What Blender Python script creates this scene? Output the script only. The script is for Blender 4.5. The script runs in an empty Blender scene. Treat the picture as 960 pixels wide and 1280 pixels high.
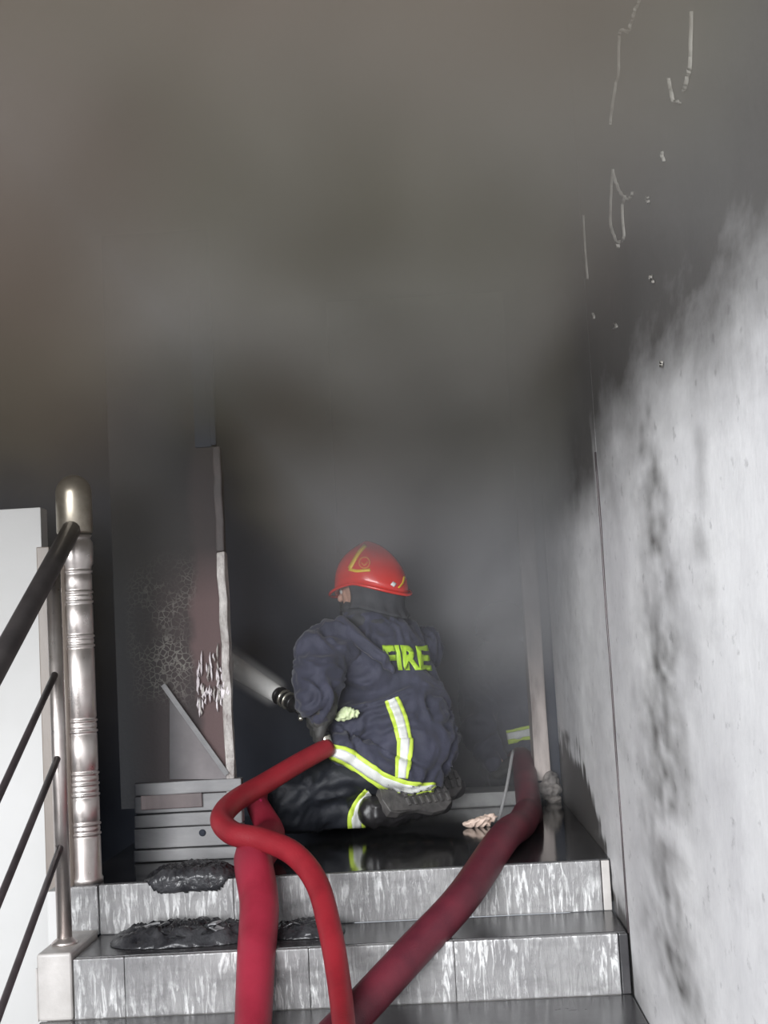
import bpy, bmesh, math, random
import numpy as np
from mathutils import Vector, Matrix, noise
from mathutils.bvhtree import BVHTree
random.seed(7)
S = bpy.context.scene
COL = S.collection
PI = math.pi

# ------------------------------------------------------------------ camera
F_PX, YAW, PITCH, ROLL = 1723.8, -0.02976, 0.09498, -0.05422
CAM = Vector((0.98963, -3.98342, 0.64000))
_f = Vector((math.sin(YAW)*math.cos(PITCH), math.cos(YAW)*math.cos(PITCH), math.sin(PITCH)))
_r = Vector((math.cos(YAW), -math.sin(YAW), 0)); _u = _r.cross(_f)
_r2 = _r*math.cos(ROLL)+_u*math.sin(ROLL); _u2 = -_r*math.sin(ROLL)+_u*math.cos(ROLL)
cd = bpy.data.cameras.new('camera'); cam = bpy.data.objects.new('camera', cd); COL.objects.link(cam)
cd.sensor_fit = 'HORIZONTAL'; cd.sensor_width = 36; cd.lens = F_PX/960*36; cd.clip_start = 0.05
cam.matrix_world = Matrix(((_r2.x, _u2.x, -_f.x, CAM.x), (_r2.y, _u2.y, -_f.y, CAM.y), (_r2.z, _u2.z, -_f.z, CAM.z), (0, 0, 0, 1)))
S.camera = cam
def at(px, py, Y):
    d = _f*F_PX + _r2*(px-480) + _u2*(640-py)
    return CAM + d*((Y-CAM.y)/d.y)

# ------------------------------------------------------------------ light
w = bpy.data.worlds.new('overcast_sky'); S.world = w; w.use_nodes = True
bg = w.node_tree.nodes['Background']; bg.inputs[0].default_value = (0.86, 0.92, 1.0, 1); bg.inputs[1].default_value = 0.65
def area(name, loc, target, sx, sy, power, color=(1, 1, 1)):
    l = bpy.data.lights.new(name, 'AREA'); l.shape = 'RECTANGLE'; l.size = sx; l.size_y = sy; l.energy = power; l.color = color
    o = bpy.data.objects.new(name, l); COL.objects.link(o); o.location = loc
    o.rotation_euler = (Vector(target)-Vector(loc)).to_track_quat('-Z', 'Y').to_euler(); return o
# daylight falling through the open front of the stairwell, behind the photographer
area('stairwell_daylight', (-1.5, -7.6, 1.5), (0.8, -0.2, 0.7), 5.0, 2.6, 900, (0.97, 0.985, 1.0))
S.view_settings.view_transform = 'Standard'; S.view_settings.look = 'None'
S.view_settings.exposure = 0.0; S.view_settings.gamma = 1.0
S.cycles.volume_bounces = 2; S.cycles.max_bounces = 6; S.cycles.volume_step_rate = 1.0; S.cycles.volume_max_steps = 256

# ------------------------------------------------------------------ helpers
def link(name, me, mat=None, parent=None):
    o = bpy.data.objects.new(name, me); COL.objects.link(o)
    if mat: me.materials.append(mat)
    if parent: o.parent = parent
    return o
def mesh(name, V, Fc, mat=None, parent=None, smooth=False):
    me = bpy.data.meshes.new(name); me.from_pydata([tuple(v) for v in V], [], Fc); me.update()
    if smooth: me.polygons.foreach_set('use_smooth', [True]*len(me.polygons))
    return link(name, me, mat, parent)
def bmo(name, bm, mat=None, parent=None, smooth=False):
    me = bpy.data.meshes.new(name); bmesh.ops.recalc_face_normals(bm, faces=bm.faces); bm.to_mesh(me); bm.free()
    if smooth: me.polygons.foreach_set('use_smooth', [True]*len(me.polygons))
    return link(name, me, mat, parent)
def tag(o, label=None, cat=None, group=None, kind=None):
    if label: o['label'] = label
    if cat: o['category'] = cat
    if group: o['group'] = group
    if kind: o['kind'] = kind
    return o
def empty(name, loc, label=None, cat=None, group=None, kind=None):
    o = bpy.data.objects.new(name, None); COL.objects.link(o); o.location = loc; o.empty_display_size = .1
    o['_l'] = 1; del o['_l']
    return tag(o, label, cat, group, kind)
def adopt(p, *kids):
    for k in kids:
        k.parent = p; k.matrix_parent_inverse = Matrix.Translation(-Vector(p.location))
def box(x0, x1, y0, y1, z0, z1, bev=0.0, seg=2, rough=0.0, cuts=0):
    bm = bmesh.new()
    bmesh.ops.create_cube(bm, size=1)
    for v in bm.verts:
        v.co = Vector(((x0+x1)/2+v.co.x*(x1-x0), (y0+y1)/2+v.co.y*(y1-y0), (z0+z1)/2+v.co.z*(z1-z0)))
    if bev: bmesh.ops.bevel(bm, geom=bm.edges[:]+bm.verts[:], offset=bev, segments=seg, affect='EDGES', profile=.6)
    if cuts:
        bmesh.ops.subdivide_edges(bm, edges=[e for e in bm.edges if e.calc_length() > .05], cuts=cuts, use_grid_fill=True)
    if rough:
        for v in bm.verts: v.co += noise.noise_vector(v.co*14)*rough
    return bm
def tube_mesh(pts, rad, n=14, cap=True):
    """swept tube along smooth path; rad is a number or list"""
    pts = [Vector(p) for p in pts]
    if not isinstance(rad, (list, tuple)): rad = [rad]*len(pts)
    V, Fc = [], []
    T = []
    for i in range(len(pts)):
        a = pts[max(0, i-1)]; b = pts[min(len(pts)-1, i+1)]; T.append((b-a).normalized())
    up = Vector((0, 0, 1)) if abs(T[0].z) < .9 else Vector((0, 1, 0))
    N = T[0].cross(up).normalized()
    for i, p in enumerate(pts):
        N = (N - T[i]*N.dot(T[i])).normalized(); B = T[i].cross(N)
        for k in range(n):
            a = 2*PI*k/n; V.append(p+(N*math.cos(a)+B*math.sin(a))*rad[i])
    for i in range(len(pts)-1):
        for k in range(n):
            k2 = (k+1) % n; Fc.append((i*n+k, i*n+k2, (i+1)*n+k2, (i+1)*n+k))
    if cap: Fc.append(tuple(range(n-1, -1, -1))); Fc.append(tuple((len(pts)-1)*n+k for k in range(n)))
    return V, Fc
def spline(P, n=10, extra=None):
    """Catmull-Rom through control points (any dimension)"""
    P = [np.array(p, float) for p in P]; out = []
    Q = [2*P[0]-P[1]]+P+[2*P[-1]-P[-2]]
    for i in range(1, len(Q)-2):
        for t in np.linspace(0, 1, n, endpoint=False):
            a, b, c, d = Q[i-1:i+3]
            out.append(.5*((2*b)+(-a+c)*t+(2*a-5*b+4*c-d)*t*t+(-a+3*b-3*c+d)*t**3))
    out.append(P[-1]); return out
def tube(name, P, rad, mat, parent=None, n=16, sub=10, rel=None):
    path = spline([tuple(p)+(r,) for p, r in zip(P, rad if isinstance(rad, (list, tuple)) else [rad]*len(P))], sub)
    if rel: path = [np.concatenate((q[:3]-np.array(rel), q[3:])) for q in path]
    V, Fc = tube_mesh([q[:3] for q in path], [float(q[3]) for q in path], n)
    return mesh(name, V, Fc, mat, parent, True)
def lathe(prof, n=32, c=(0, 0, 0)):
    V, Fc = [], []
    for r, z in prof:
        for k in range(n): V.append((c[0]+r*math.cos(2*PI*k/n), c[1]+r*math.sin(2*PI*k/n), c[2]+z))
    for i in range(len(prof)-1):
        for k in range(n):
            k2 = (k+1) % n; Fc.append((i*n+k, i*n+k2, (i+1)*n+k2, (i+1)*n+k))
    Fc.append(tuple(range(n-1, -1, -1))); Fc.append(tuple((len(prof)-1)*n+k for k in range(n)))
    return V, Fc
_ico = {}
def ico(sub):
    if sub not in _ico:
        bm = bmesh.new(); bmesh.ops.create_icosphere(bm, subdivisions=sub, radius=1)
        _ico[sub] = (np.array([v.co for v in bm.verts]), [[v.index for v in f.verts] for f in bm.faces]); bm.free()
    return _ico[sub]
def organic(name, chains, voxel, smooth=6, mat=None, parent=None, folds=None, offset=0.0, cuts=None):
    """one continuous skin grown round chains of (point, radius | (rx,ry,rz)[, rotz]) -- voxel-remeshed union"""
    V0, F0 = ico(2); VV = []; FF = []; nv = 0
    for ch in chains:
        ch = [(Vector(c[0]), c[1] if isinstance(c[1], (tuple, list)) else (c[1],)*3, c[2] if len(c) > 2 else 0.0) for c in ch]
        seq = []
        if len(ch) == 1: seq = ch
        for a, b in zip(ch[:-1], ch[1:]):
            L = (b[0]-a[0]).length; st = max(1, int(L/(min(min(a[1]), min(b[1]))*.35)))
            for i in range(st+1):
                t = i/st; seq.append((a[0].lerp(b[0], t), tuple(a[1][k]*(1-t)+b[1][k]*t for k in range(3)), a[2]*(1-t)+b[2]*t))
        for p, r, rz in seq:
            v = V0*(np.array(r)+offset); c, s = math.cos(rz), math.sin(rz)
            v = np.stack((v[:, 0]*c-v[:, 1]*s, v[:, 0]*s+v[:, 1]*c, v[:, 2]), 1)+np.array(p)
            VV.append(v); FF += [[i+nv for i in f] for f in F0]; nv += len(v)
    me = bpy.data.meshes.new(name); me.from_pydata(np.concatenate(VV).tolist(), [], FF); me.update()
    o = bpy.data.objects.new(name, me); COL.objects.link(o)
    m = o.modifiers.new('r', 'REMESH'); m.mode = 'VOXEL'; m.voxel_size = voxel
    m = o.modifiers.new('s', 'SMOOTH'); m.iterations = smooth; m.factor = .5
    dg = bpy.context.evaluated_depsgraph_get(); new = bpy.data.meshes.new_from_object(o.evaluated_get(dg))
    bpy.data.objects.remove(o); bpy.data.meshes.remove(me)
    new.name = name
    if cuts or folds:
        co = np.zeros(len(new.vertices)*3); new.vertices.foreach_get('co', co); co = co.reshape(-1, 3)
        if folds:
            nr = np.zeros(len(new.vertices)*3); new.vertices.foreach_get('normal', nr); nr = nr.reshape(-1, 3)
            for amp, fr in folds:
                fx, fy, fz = fr
                dd = np.array([noise.noise(Vector((p[0]*fx+3.1*noise.noise(Vector(p)*6), p[1]*fy, p[2]*fz+2.5*noise.noise(Vector(p)*5+Vector((7, 1, 2))))) ) for p in co])
                dd = 1-2*np.abs(dd)*1.6
                co = co+nr*(dd*amp)[:, None]
        new.vertices.foreach_set('co', co.reshape(-1)); new.update()
    new.polygons.foreach_set('use_smooth', [True]*len(new.polygons))
    new.materials.clear()
    return link(name, new, mat, parent)
def bvh(o):
    me = o.data; return BVHTree.FromPolygons([v.co.copy() for v in me.vertices], [tuple(p.vertices) for p in me.polygons])
def drape(tree, px, py, Y=0.75, lift=.004):
    d = (at(px, py, Y)-CAM).normalized(); h = tree.ray_cast(CAM, d)
    if h[0] is None:
        q = tree.find_nearest(at(px, py, Y)); return q[0]+q[1]*lift, q[1]
    return h[0]+h[1]*lift, h[1]
def fit_rows(tree, pts_px, widths_px, cols, Y, n=10, lift=.004):
    """rows of surface points along a pixel polyline, cols offsets -1..1 across"""
    P = spline(pts_px, n); rows = []
    W = spline([(w_,) for w_ in widths_px], n)
    for i, p in enumerate(P):
        a = P[max(0, i-1)]; b = P[min(len(P)-1, i+1)]; t = (b-a)/max(1e-6, np.linalg.norm(b-a)); nn = np.array((-t[1], t[0]))
        rows.append([drape(tree, *(p+nn*W[i][0]*.5*c), Y, lift)[0] for c in cols])
    return rows
def strip(name, rows, a, b, mat, parent, thick=.003):
    V = [r[k] for r in rows for k in range(a, b+1)]; n = b-a+1; Fc = []
    for i in range(len(rows)-1):
        for k in range(n-1): Fc.append((i*n+k, i*n+k+1, (i+1)*n+k+1, (i+1)*n+k))
    o = mesh(name, V, Fc, mat, parent, True)
    m = o.modifiers.new('t', 'SOLIDIFY'); m.thickness = thick; m.offset = 0
    return o

# ------------------------------------------------------------------ materials
def mat(name, col, rough=.6, metal=0.0, **k):
    m = bpy.data.materials.new(name); m.use_nodes = True; nt = m.node_tree; b = nt.nodes['Principled BSDF']
    b.inputs['Base Color'].default_value = (*col, 1); b.inputs['Roughness'].default_value = rough; b.inputs['Metallic'].default_value = metal
    for kk, v in k.items(): b.inputs[kk.replace('_', ' ')].default_value = v
    return m
def N(m, t, **k):
    n = m.node_tree.nodes.new(t)
    for a, v in k.items(): setattr(n, a, v)
    return n
def L(m, a, b): m.node_tree.links.new(a, b)
def BS(m): return m.node_tree.nodes['Principled BSDF']
def coords(m, scale=(1, 1, 1)):
    tc = N(m, 'ShaderNodeTexCoord'); mp = N(m, 'ShaderNodeMapping'); mp.inputs['Scale'].default_value = scale
    L(m, tc.outputs['Object'], mp.inputs['Vector']); return mp.outputs['Vector']
def noise_n(m, vec, scale, detail=6, rough=.6, dist=0):
    n = N(m, 'ShaderNodeTexNoise'); n.inputs['Scale'].default_value = scale; n.inputs['Detail'].default_value = detail
    n.inputs['Roughness'].default_value = rough; n.inputs['Distortion'].default_value = dist; L(m, vec, n.inputs['Vector']); return n.outputs['Fac']
def ramp(m, fac, stops):
    r = N(m, 'ShaderNodeValToRGB'); cr = r.color_ramp
    while len(cr.elements) < len(stops): cr.elements.new(.5)
    for e, (p, c) in zip(cr.elements, stops): e.position = p; e.color = (*c, 1) if len(c) == 3 else c
    L(m, fac, r.inputs['Fac']); return r.outputs['Color']
def mix(m, fac, a, b, mode='MIX'):
    n = N(m, 'ShaderNodeMix', data_type='RGBA', blend_type=mode)
    if isinstance(fac, (int, float)): n.inputs[0].default_value = fac
    else: L(m, fac, n.inputs[0])
    for i, v in ((6, a), (7, b)):
        if isinstance(v, tuple): n.inputs[i].default_value = (*v, 1)
        else: L(m, v, n.inputs[i])
    return n.outputs[2]
def bump(m, h, strength=.3, dist=.01):
    b = N(m, 'ShaderNodeBump'); b.inputs['Strength'].default_value = strength; b.inputs['Distance'].default_value = dist
    L(m, h, b.inputs['Height']); L(m, b.outputs['Normal'], BS(m).inputs['Normal']); return b
def noisy(name, c0, c1, scale=8, rough=.6, metal=0, sc=(1, 1, 1), bs=.3, bscale=40, bd=.004, darkx=None, **k):
    m = mat(name, c0, rough, metal, **k); v = coords(m, sc)
    col_ = ramp(m, noise_n(m, v, scale), [(.3, c0), (.7, c1)])
    if darkx:
        sp_ = N(m, 'ShaderNodeSeparateXYZ'); L(m, coords(m), sp_.inputs[0]); col_ = mix(m, ramp(m, sp_.outputs['X'], [(darkx[0], (1, 1, 1)), (darkx[1], (0, 0, 0))]), col_, (.010, .011, .015))  # blends to near-black towards low x
    L(m, col_, BS(m).inputs['Base Color'])
    if bs: bump(m, noise_n(m, v, bscale, 4), bs, bd)
    return m

def tile_mat(name, c_lo, c_hi, streak=1.0):
    m = mat(name, c_hi, .22, Specular_IOR_Level=.8); v = coords(m)
    base = ramp(m, noise_n(m, v, 5, 8), [(.3, c_lo), (.68, c_hi)])
    vs = coords(m, (75, 75, 12)); st = noise_n(m, vs, 1.0, 5, .65, .6)
    col = mix(m, mix(m, 1.0, ramp(m, st, [(.50, (0, 0, 0)), (.62, (.9*streak,)*3)]), ramp(m, noise_n(m, coords(m, (1, 1, 1)), 4.5, 5), [(.40, (.05,)*3), (.60, (1, 1, 1))]), 'MULTIPLY'), base, (.88, .88, .88))  # pale drips, with wet highlights painted into the colour
    soot = ramp(m, noise_n(m, coords(m, (1, 1, 2.5)), 7, 6), [(.50, (0, 0, 0)), (.75, (.55,)*3)])
    L(m, mix(m, soot, col, (.06, .058, .06)), BS(m).inputs['Base Color'])
    L(m, ramp(m, st, [(.35, (.42,)*3), (.65, (.12,)*3)]), BS(m).inputs['Roughness'])
    bump(m, st, .8, .006); return m
def mth0(m, op, a, b):
    n = N(m, 'ShaderNodeMath', operation=op)
    for i, v in enumerate((a, b)):
        if isinstance(v, (int, float)): n.inputs[i].default_value = v
        else: L(m, v, n.inputs[i])
    return n.outputs[0]
M = {}
M['riser'] = tile_mat('wet_riser_stone', (.20, .195, .20), (.34, .335, .335))
M['tread'] = noisy('sooty_wet_tread', (.028, .027, .030), (.095, .092, .096), 5, .25, bs=.25, bscale=12)
M['landing'] = noisy('wet_black_landing', (.012, .012, .014), (.05, .05, .052), 4, .10, bs=.12, bscale=9)
M['plinth'] = noisy('stringer_stone', (.42, .40, .38), (.58, .55, .53), 9, .4)
M['black'] = noisy('sooty_wall', (.013, .018, .032), (.031, .036, .052), 3, .8)
M['white_wall'] = noisy('white_painted_wall', (.56, .555, .545), (.63, .625, .62), 1.5, .6, bs=.1)
M['brown'] = noisy('brown_post_paint', (.16, .13, .11), (.27, .23, .20), 7, .4, sc=(1, 1, .2))
m = mat('stainless_steel', (.62, .56, .53), .22, .88); v = coords(m)
L(m, ramp(m, noise_n(m, v, 9, 6), [(.35, (.56, .50, .475)), (.65, (.74, .69, .66))]), BS(m).inputs['Base Color']); M['steel'] = m
L(m, ramp(m, noise_n(m, v, 16, 5), [(.35, (.27,)*3), (.7, (.42,)*3)]), BS(m).inputs['Roughness'])
M['steel_dull'] = noisy('smoke_dulled_steel', (.22, .195, .155), (.42, .375, .31), 14, .33, .8, bs=.1)
M['rail'] = noisy('sooted_handrail', (.045, .040, .042), (.10, .09, .09), 9, .38, .3, bs=.1)
M['bar'] = noisy('dark_rail_bar', (.05, .042, .044), (.11, .09, .095), 9, .35, .3, bs=0)
M['coat'] = noisy('navy_fire_cloth', (.024, .026, .046), (.055, .057, .092), 9, .75, bs=.5, bscale=35, bd=.006, Sheen_Weight=.15)
M['trouser'] = noisy('navy_trouser_cloth', (.009, .011, .016), (.024, .027, .036), 9, .6, bs=.5, bscale=30, bd=.006)
M['collar'] = noisy('sooty_grey_cloth', (.028, .029, .034), (.055, .056, .062), 14, .8, bs=.4)
M['glove'] = noisy('dark_grey_glove', (.03, .03, .029), (.085, .084, .080), 20, .6)
M['boot'] = noisy('wet_boot_rubber', (.012, .011, .012), (.03, .028, .03), 20, .35, bs=.3)
M['sole'] = noisy('dusty_boot_sole', (.045, .042, .042), (.13, .122, .118), 30, .5, bs=.6, bscale=60)
M['lime'] = mat('lime_reflective_tape', (.66, .86, .10), .45)
M['silver'] = noisy('silver_reflective_tape', (.74, .76, .72), (.88, .89, .86), 30, .35, bs=.1)
M['lime_print'] = mat('lime_lettering', (.50, .78, .05), .5)
M['helmet'] = noisy('red_helmet_shell', (.62, .012, .008), (.75, .03, .015), 12, .25, bs=0, Coat_Weight=.6)
M['yellow'] = mat('yellow_helmet_stripe', (.85, .55, .02), .35)
M['skin'] = noisy('skin', (.50, .28, .20), (.60, .36, .27), 30, .5, bs=.1)
M['hair'] = mat('black_hair', (.01, .009, .008), .6)
def hose_mat(name, c0, c1):
    m = mat(name, c0, .5); v = coords(m)
    col = ramp(m, noise_n(m, v, 7, 6), [(.3, c0), (.7, c1)])
    L(m, mix(m, ramp(m, noise_n(m, v, 3.5, 5), [(.55, (0, 0, 0)), (.8, (.45,)*3)]), col, (.03, .012, .015)), BS(m).inputs['Base Color'])
    vn = N(m, 'ShaderNodeTexVoronoi'); vn.inputs['Scale'].default_value = 260; L(m, v, vn.inputs['Vector'])
    bump(m, vn.outputs['Distance'], .25, .002); return m
M['hose_red'] = hose_mat('red_hose_jacket', (.21, .010, .018), (.37, .020, .032))
M['hose_pink'] = hose_mat('crimson_hose_jacket', (.26, .014, .032), (.40, .028, .058))
M['hose_maroon'] = hose_mat('maroon_hose_jacket', (.075, .010, .020), (.17, .022, .038))
M['brass'] = mat('wet_alloy', (.75, .72, .62), .25, .9)
M['black_metal'] = mat('black_nozzle', (.03, .03, .032), .25, .6)
M['debris'] = noisy('charred_wet_debris', (.012, .012, .015), (.07, .07, .075), 12, .25, bs=.8, bscale=25, bd=.01)
M['debris_pale'] = noisy('ash_grey_flake', (.18, .18, .19), (.42, .42, .43), 12, .3)

# ------------------------------------------------------------------ setting
XW = 1.457     # right wall face
TR = .30; H1 = .14; H2 = .1548
# floor: the landing, and the room beyond the doorway
o = bmo('floor', box(-.085, XW, .02, 6.0, -.12, 0, .002), M['landing']); tag(o, 'wet soot-black landing floor at the head of the stairs', kind='structure')
# right wall, painted mesh with soot stains of its own
def soot_amount(y, z):
    n1 = noise.noise(Vector((0, y*3.0, z*3.0))); n2 = noise.noise(Vector((5, y*3, z*7))); n3 = noise.noise(Vector((9, y*8, z*20)))
    def sm(a, b, t):
        t = max(0, min(1, (t-a)/(b-a))); return t*t*(3-2*t)
    s = sm(.84, 1.34, z+.10*n1+.05*n2+.012*n3)*.93        # soot film above head height
    # tall smudge beside the stairs
    c = -1.13+.12*n1+.18*(1-sm(.1, .7, z))
    wd = .27+.05*(1-sm(.0, .7, z))+.09*n2-.06*sm(.6, .9, z)
    sd = math.exp(-((y-c)/wd)**2)*sm(-.28, -.05, z)
    s = max(s, sd*max(0, .43+.35*n3+.35*n2+.25*noise.noise(Vector((1, y*14, z*40)))))
    # thin run further out
    s = max(s, math.exp(-((y+1.62)/.10)**2)*sm(.5, .8, z)*(.16+.3*n3))
    # scorched foot of the wall on the landing side, ragged top
    edge = .26+.05*n3+.05*n2+.06*noise.noise(Vector((2, y*26, z*3)))-.35*sm(0.75, -.22, y)
    if y > -.30: s = max(s, sm(edge+.03, edge-.05, z)*.92 if False else (1-sm(edge-.05, edge+.03, z))*.9)
    # smoke-greyed far part beyond the joint
    s = max(s, .06*sm(-.34, -.28, y)+.12*sm(.2, 1.2, y))
    # dark band beyond the joint at shoulder height and up
    s = max(s, sm(-.30, -.20, y)*sm(.88, 1.12, z)*.85)
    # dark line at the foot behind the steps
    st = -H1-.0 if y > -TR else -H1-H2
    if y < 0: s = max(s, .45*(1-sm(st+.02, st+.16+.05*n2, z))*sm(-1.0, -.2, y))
    return max(0, min(1, s+.05*n3))
def wall_grid(name, y0, y1, z0, z1, step, label, x=XW):
    ny, nz = int((y1-y0)/step), int((z1-z0)/step); V = []; C = []
    for j in range(nz+1):
        for i in range(ny+1):
            y = y0+(y1-y0)*i/ny; z = z0+(z1-z0)*j/nz
            s = soot_amount(y, z); C.append(s)
            V.append((x+.002*noise.noise(Vector((3, y*5, z*3)))+.0012*s, y, z))
    Fc = [(j*(ny+1)+i, (j+1)*(ny+1)+i, (j+1)*(ny+1)+i+1, j*(ny+1)+i+1) for j in range(nz) for i in range(ny)]
    # close into a slab 0.15 m thick
    b = len(V); V += [(x+.15, y0, z0), (x+.15, y1, z0), (x+.15, y1, z1), (x+.15, y0, z1)]; C += [0]*4
    low = list(range(ny+1)); top = [nz*(ny+1)+i for i in range(ny+1)]; lef = [j*(ny+1) for j in range(nz+1)]; rig = [j*(ny+1)+ny for j in range(nz+1)]
    Fc += [(b, b+1, b+2, b+3), tuple(low+[b+1, b]), tuple(top[::-1]+[b+3, b+2]), tuple(lef[::-1]+[b, b+3]), tuple(rig+[b+2, b+1])]
    o = mesh(name, V, Fc, M['plaster'], None, False)
    a = o.data.attributes.new('soot', 'FLOAT', 'POINT'); a.data.foreach_set('value', C)
    tag(o, label, kind='structure'); return o
m = mat('scorched_plaster', (.8, .8, .8), .55); v = coords(m, (1, .5, .6))
clean = ramp(m, noise_n(m, v, 2.6, 8, .65), [(.28, (.62, .612, .63)), (.6, (.88, .875, .88))])
streak = ramp(m, noise_n(m, coords(m, (1, 1.1, 1)), 2.6, 8, .72), [(.50, (0, 0, 0)), (.72, (.38,)*3)])
clean = mix(m, streak, clean, (.50, .49, .50))
speck = ramp(m, noise_n(m, coords(m, (1, .6, .9)), 26, 5, .6), [(.62, (0, 0, 0)), (.70, (.6,)*3)])
clean = mix(m, speck, clean, (.40, .39, .40))
at_ = N(m, 'ShaderNodeAttribute', attribute_name='soot')
mm = N(m, 'ShaderNodeMath', operation='MULTIPLY_ADD'); L(m, noise_n(m, coords(m, (1, .40, 1)), 13, 7, .72), mm.inputs[0]); mm.inputs[1].default_value = .45
m2 = N(m, 'ShaderNodeMath', operation='SUBTRACT'); L(m, at_.outputs['Fac'], m2.inputs[0]); m2.inputs[1].default_value = .22; L(m, m2.outputs[0], mm.inputs[2])
L(m, mix(m, ramp(m, mm.outputs[0], [(.02, (0, 0, 0)), (.85, (1, 1, 1))]), clean, (.095, .090, .087)), BS(m).inputs['Base Color'])
bump(m, noise_n(m, coords(m, (1, 1.4, 1)), 22, 7), .3, .004)
M['plaster'] = m
wall_near = wall_grid('wall_right', -6.5, -.302, -1.4, 3.6, .02, 'scorched white plaster wall running along the right of the stairs')
wall_far = wall_grid('wall_right_landing', -.296, 1.46, -.6, 3.6, .014, 'smoke-greyed plaster wall of the landing beyond the joint')
wall_far.name = 'wall_right_far'
# peeling paint edges high on the wall: thin curled lips of paint
def peel(pts, wpx):
    tr = lambda q: (lambda d: CAM+d*((XW-CAM.x)/d.x))(_f*F_PX+_r2*(q[0]-480)+_u2*(640-q[1]))
    P = spline(pts, 7); wid = spline([(a,) for a in wpx], 7); V = []; Fc = []
    for i, p in enumerate(P):
        q = tr(p); h = wid[i][0]*.0021*(0.7+.5*random.random()); j = Vector((0, random.uniform(-.002, .002), random.uniform(-.003, .003)))
        V += [q+Vector((-.001, h, 0))+j, q+Vector((-.006-.5*h, 0, .3*h))+j, q+Vector((-.001, -h, 0))+j]
    for i in range(len(P)-1):
        for k in range(2): Fc.append((i*3+k, i*3+k+1, i*3+k+4, i*3+k+3))
    Fc += [(0, 1, 2), tuple(len(V)-3+k for k in (2, 1, 0))]
    return mesh('paint_peel', V, Fc, M['peel'], wall_near, True)
M['peel'] = noisy('pale_peeled_paint', (.30, .28, .25), (.62, .60, .55), 18, .6)
peel([(802, 0), (796, 14), (792, 28), (787, 40), (779, 38), (776, 55), (775, 90), (771, 110), (766, 146), (765, 155)], [1.5, 1.6, 1.3, 2.6, 2.4, 1, .9, 1, 1, .4])
peel([(768, 212), (772, 228), (779, 243), (783, 246), (780, 262), (782, 298), (776, 302), (775, 312)], [.8, 1.3, 1.8, 1.5, .9, 1.2, 3.4, 2.0])
peel([(768, 214), (766, 240), (765, 275), (768, 290), (772, 300)], [.9, .8, 1.2, 1.6, 1.2])
peel([(783, 246), (789, 250), (793, 240)], [1.3, 1.4, .7])
peel([(867, 16), (866, 60), (865, 85), (860, 105), (857, 114)], [.6, .8, 1.3, 1.5, .8])
peel([(838, 96), (841, 112), (844, 125), (849, 127), (853, 131)], [.8, .9, 1.3, 1.0, .9])
peel([(731, 270), (733, 310), (736, 345), (735, 350)], [.4, .5, .7, .4])
for (x_, y_, l_) in [(816, 348, 8), (830, 195, 9), (812, 250, 7), (770, 408, 8), (829, 455, 7), (742, 395, 9)]:
    peel([(x_, y_-l_*.5), (x_+random.uniform(-2, 3), y_), (x_+random.uniform(-3, 3), y_+l_*.5)], [.5, 1.1, .4])
# groove cable running down the joint
V, Fc = tube_mesh([(XW-.002, -.300+.004*math.sin(i*.9), z) for i, z in enumerate(np.linspace(-.14, 1.12, 24))], .0028, 8)
o = mesh('cable', V, Fc, M['bar'], None, True); tag(o, 'thin dark cable running down the joint of the right wall', 'cable')
# back wall of the landing with the doorway, ceiling, room beyond
DX0, DX1, DY = .62, 1.37, 1.46
bk = empty('wall_back', (0, DY, 0), 'soot-black rear wall of the landing around the doorway', kind='structure')
for a in [(-3.2, DX0, 0), (DX1, XW, 0), (DX0, DX1, 2.05)]:
    bb = box(a[0], a[1], DY, DY+.12, a[2]-(1.4 if a[0] < -1 else 0), 3.6)
    adopt(bk, bmo('wall_panel', bb, M['black']))
o = bmo('floor_room', box(XW+.001, 2.6, DY, 5.2, -.12, -.001), M['black']); tag(o, 'black floor of the burnt room', kind='structure')
o = bmo('wall_room_back', box(-1.4, 3.0, 5.2, 5.3, 0, 3.6), M['black']); tag(o, 'black far wall of the burnt room', kind='structure')
o = bmo('wall_room_right', box(2.6, 2.7, DY+.13, 5.19, 0, 3.6), M['black']); tag(o, 'black side wall of the burnt room', kind='structure')
o = bmo('wall_left', box(-3.3, -3.2, -3.0, 5.19, -1.4, 3.6), M['black']); tag(o, 'dark side wall of the stairwell', kind='structure')
o = bmo('ceiling', box(-3.3, 3.0, -1.0, 5.3, 3.62, 3.72), M['black']); tag(o, 'soot-black ceiling hidden in smoke', kind='structure')
o = bmo('floor_lower', box(-3.3, XW, -9, 1.3, -1.55, -1.42), M['tread']); tag(o, 'grey floor of the flight below', kind='structure')
# doorway threshold and architrave
o = bmo('trim_threshold', box(DX0+.02, DX1-.005, DY-.10, DY+.10, 0, .055, .006, rough=.003, cuts=3), noisy('threshold_stone', (.20, .20, .20), (.42, .42, .41), 9, .3)); tag(o, 'pale stone threshold strip across the doorway', kind='structure')
M['frame'] = noisy('scorched_frame_paint', (.10, .07, .06), (.62, .54, .50), 11, .5, sc=(1, 1, .28), bs=.6, bscale=20)
fr = empty('door_2', (DX1, DY, 0), 'scorched pale door frame at the right of the doorway', kind='structure')
adopt(fr, bmo('jamb', box(DX1-.015, DX1+.048, DY-.03, DY+.10, .08, 2.05, .006, rough=.006, cuts=6), M['frame']))
adopt(fr, bmo('jamb', box(DX0-.03, DX0+.015, DY-.03, DY+.10, 0, 2.05, .004), M['black']))
adopt(fr, bmo('lintel', box(DX0-.03, DX1+.045, DY-.031, DY+.10, 2.05, 2.12, .004), M['black']))
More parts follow.
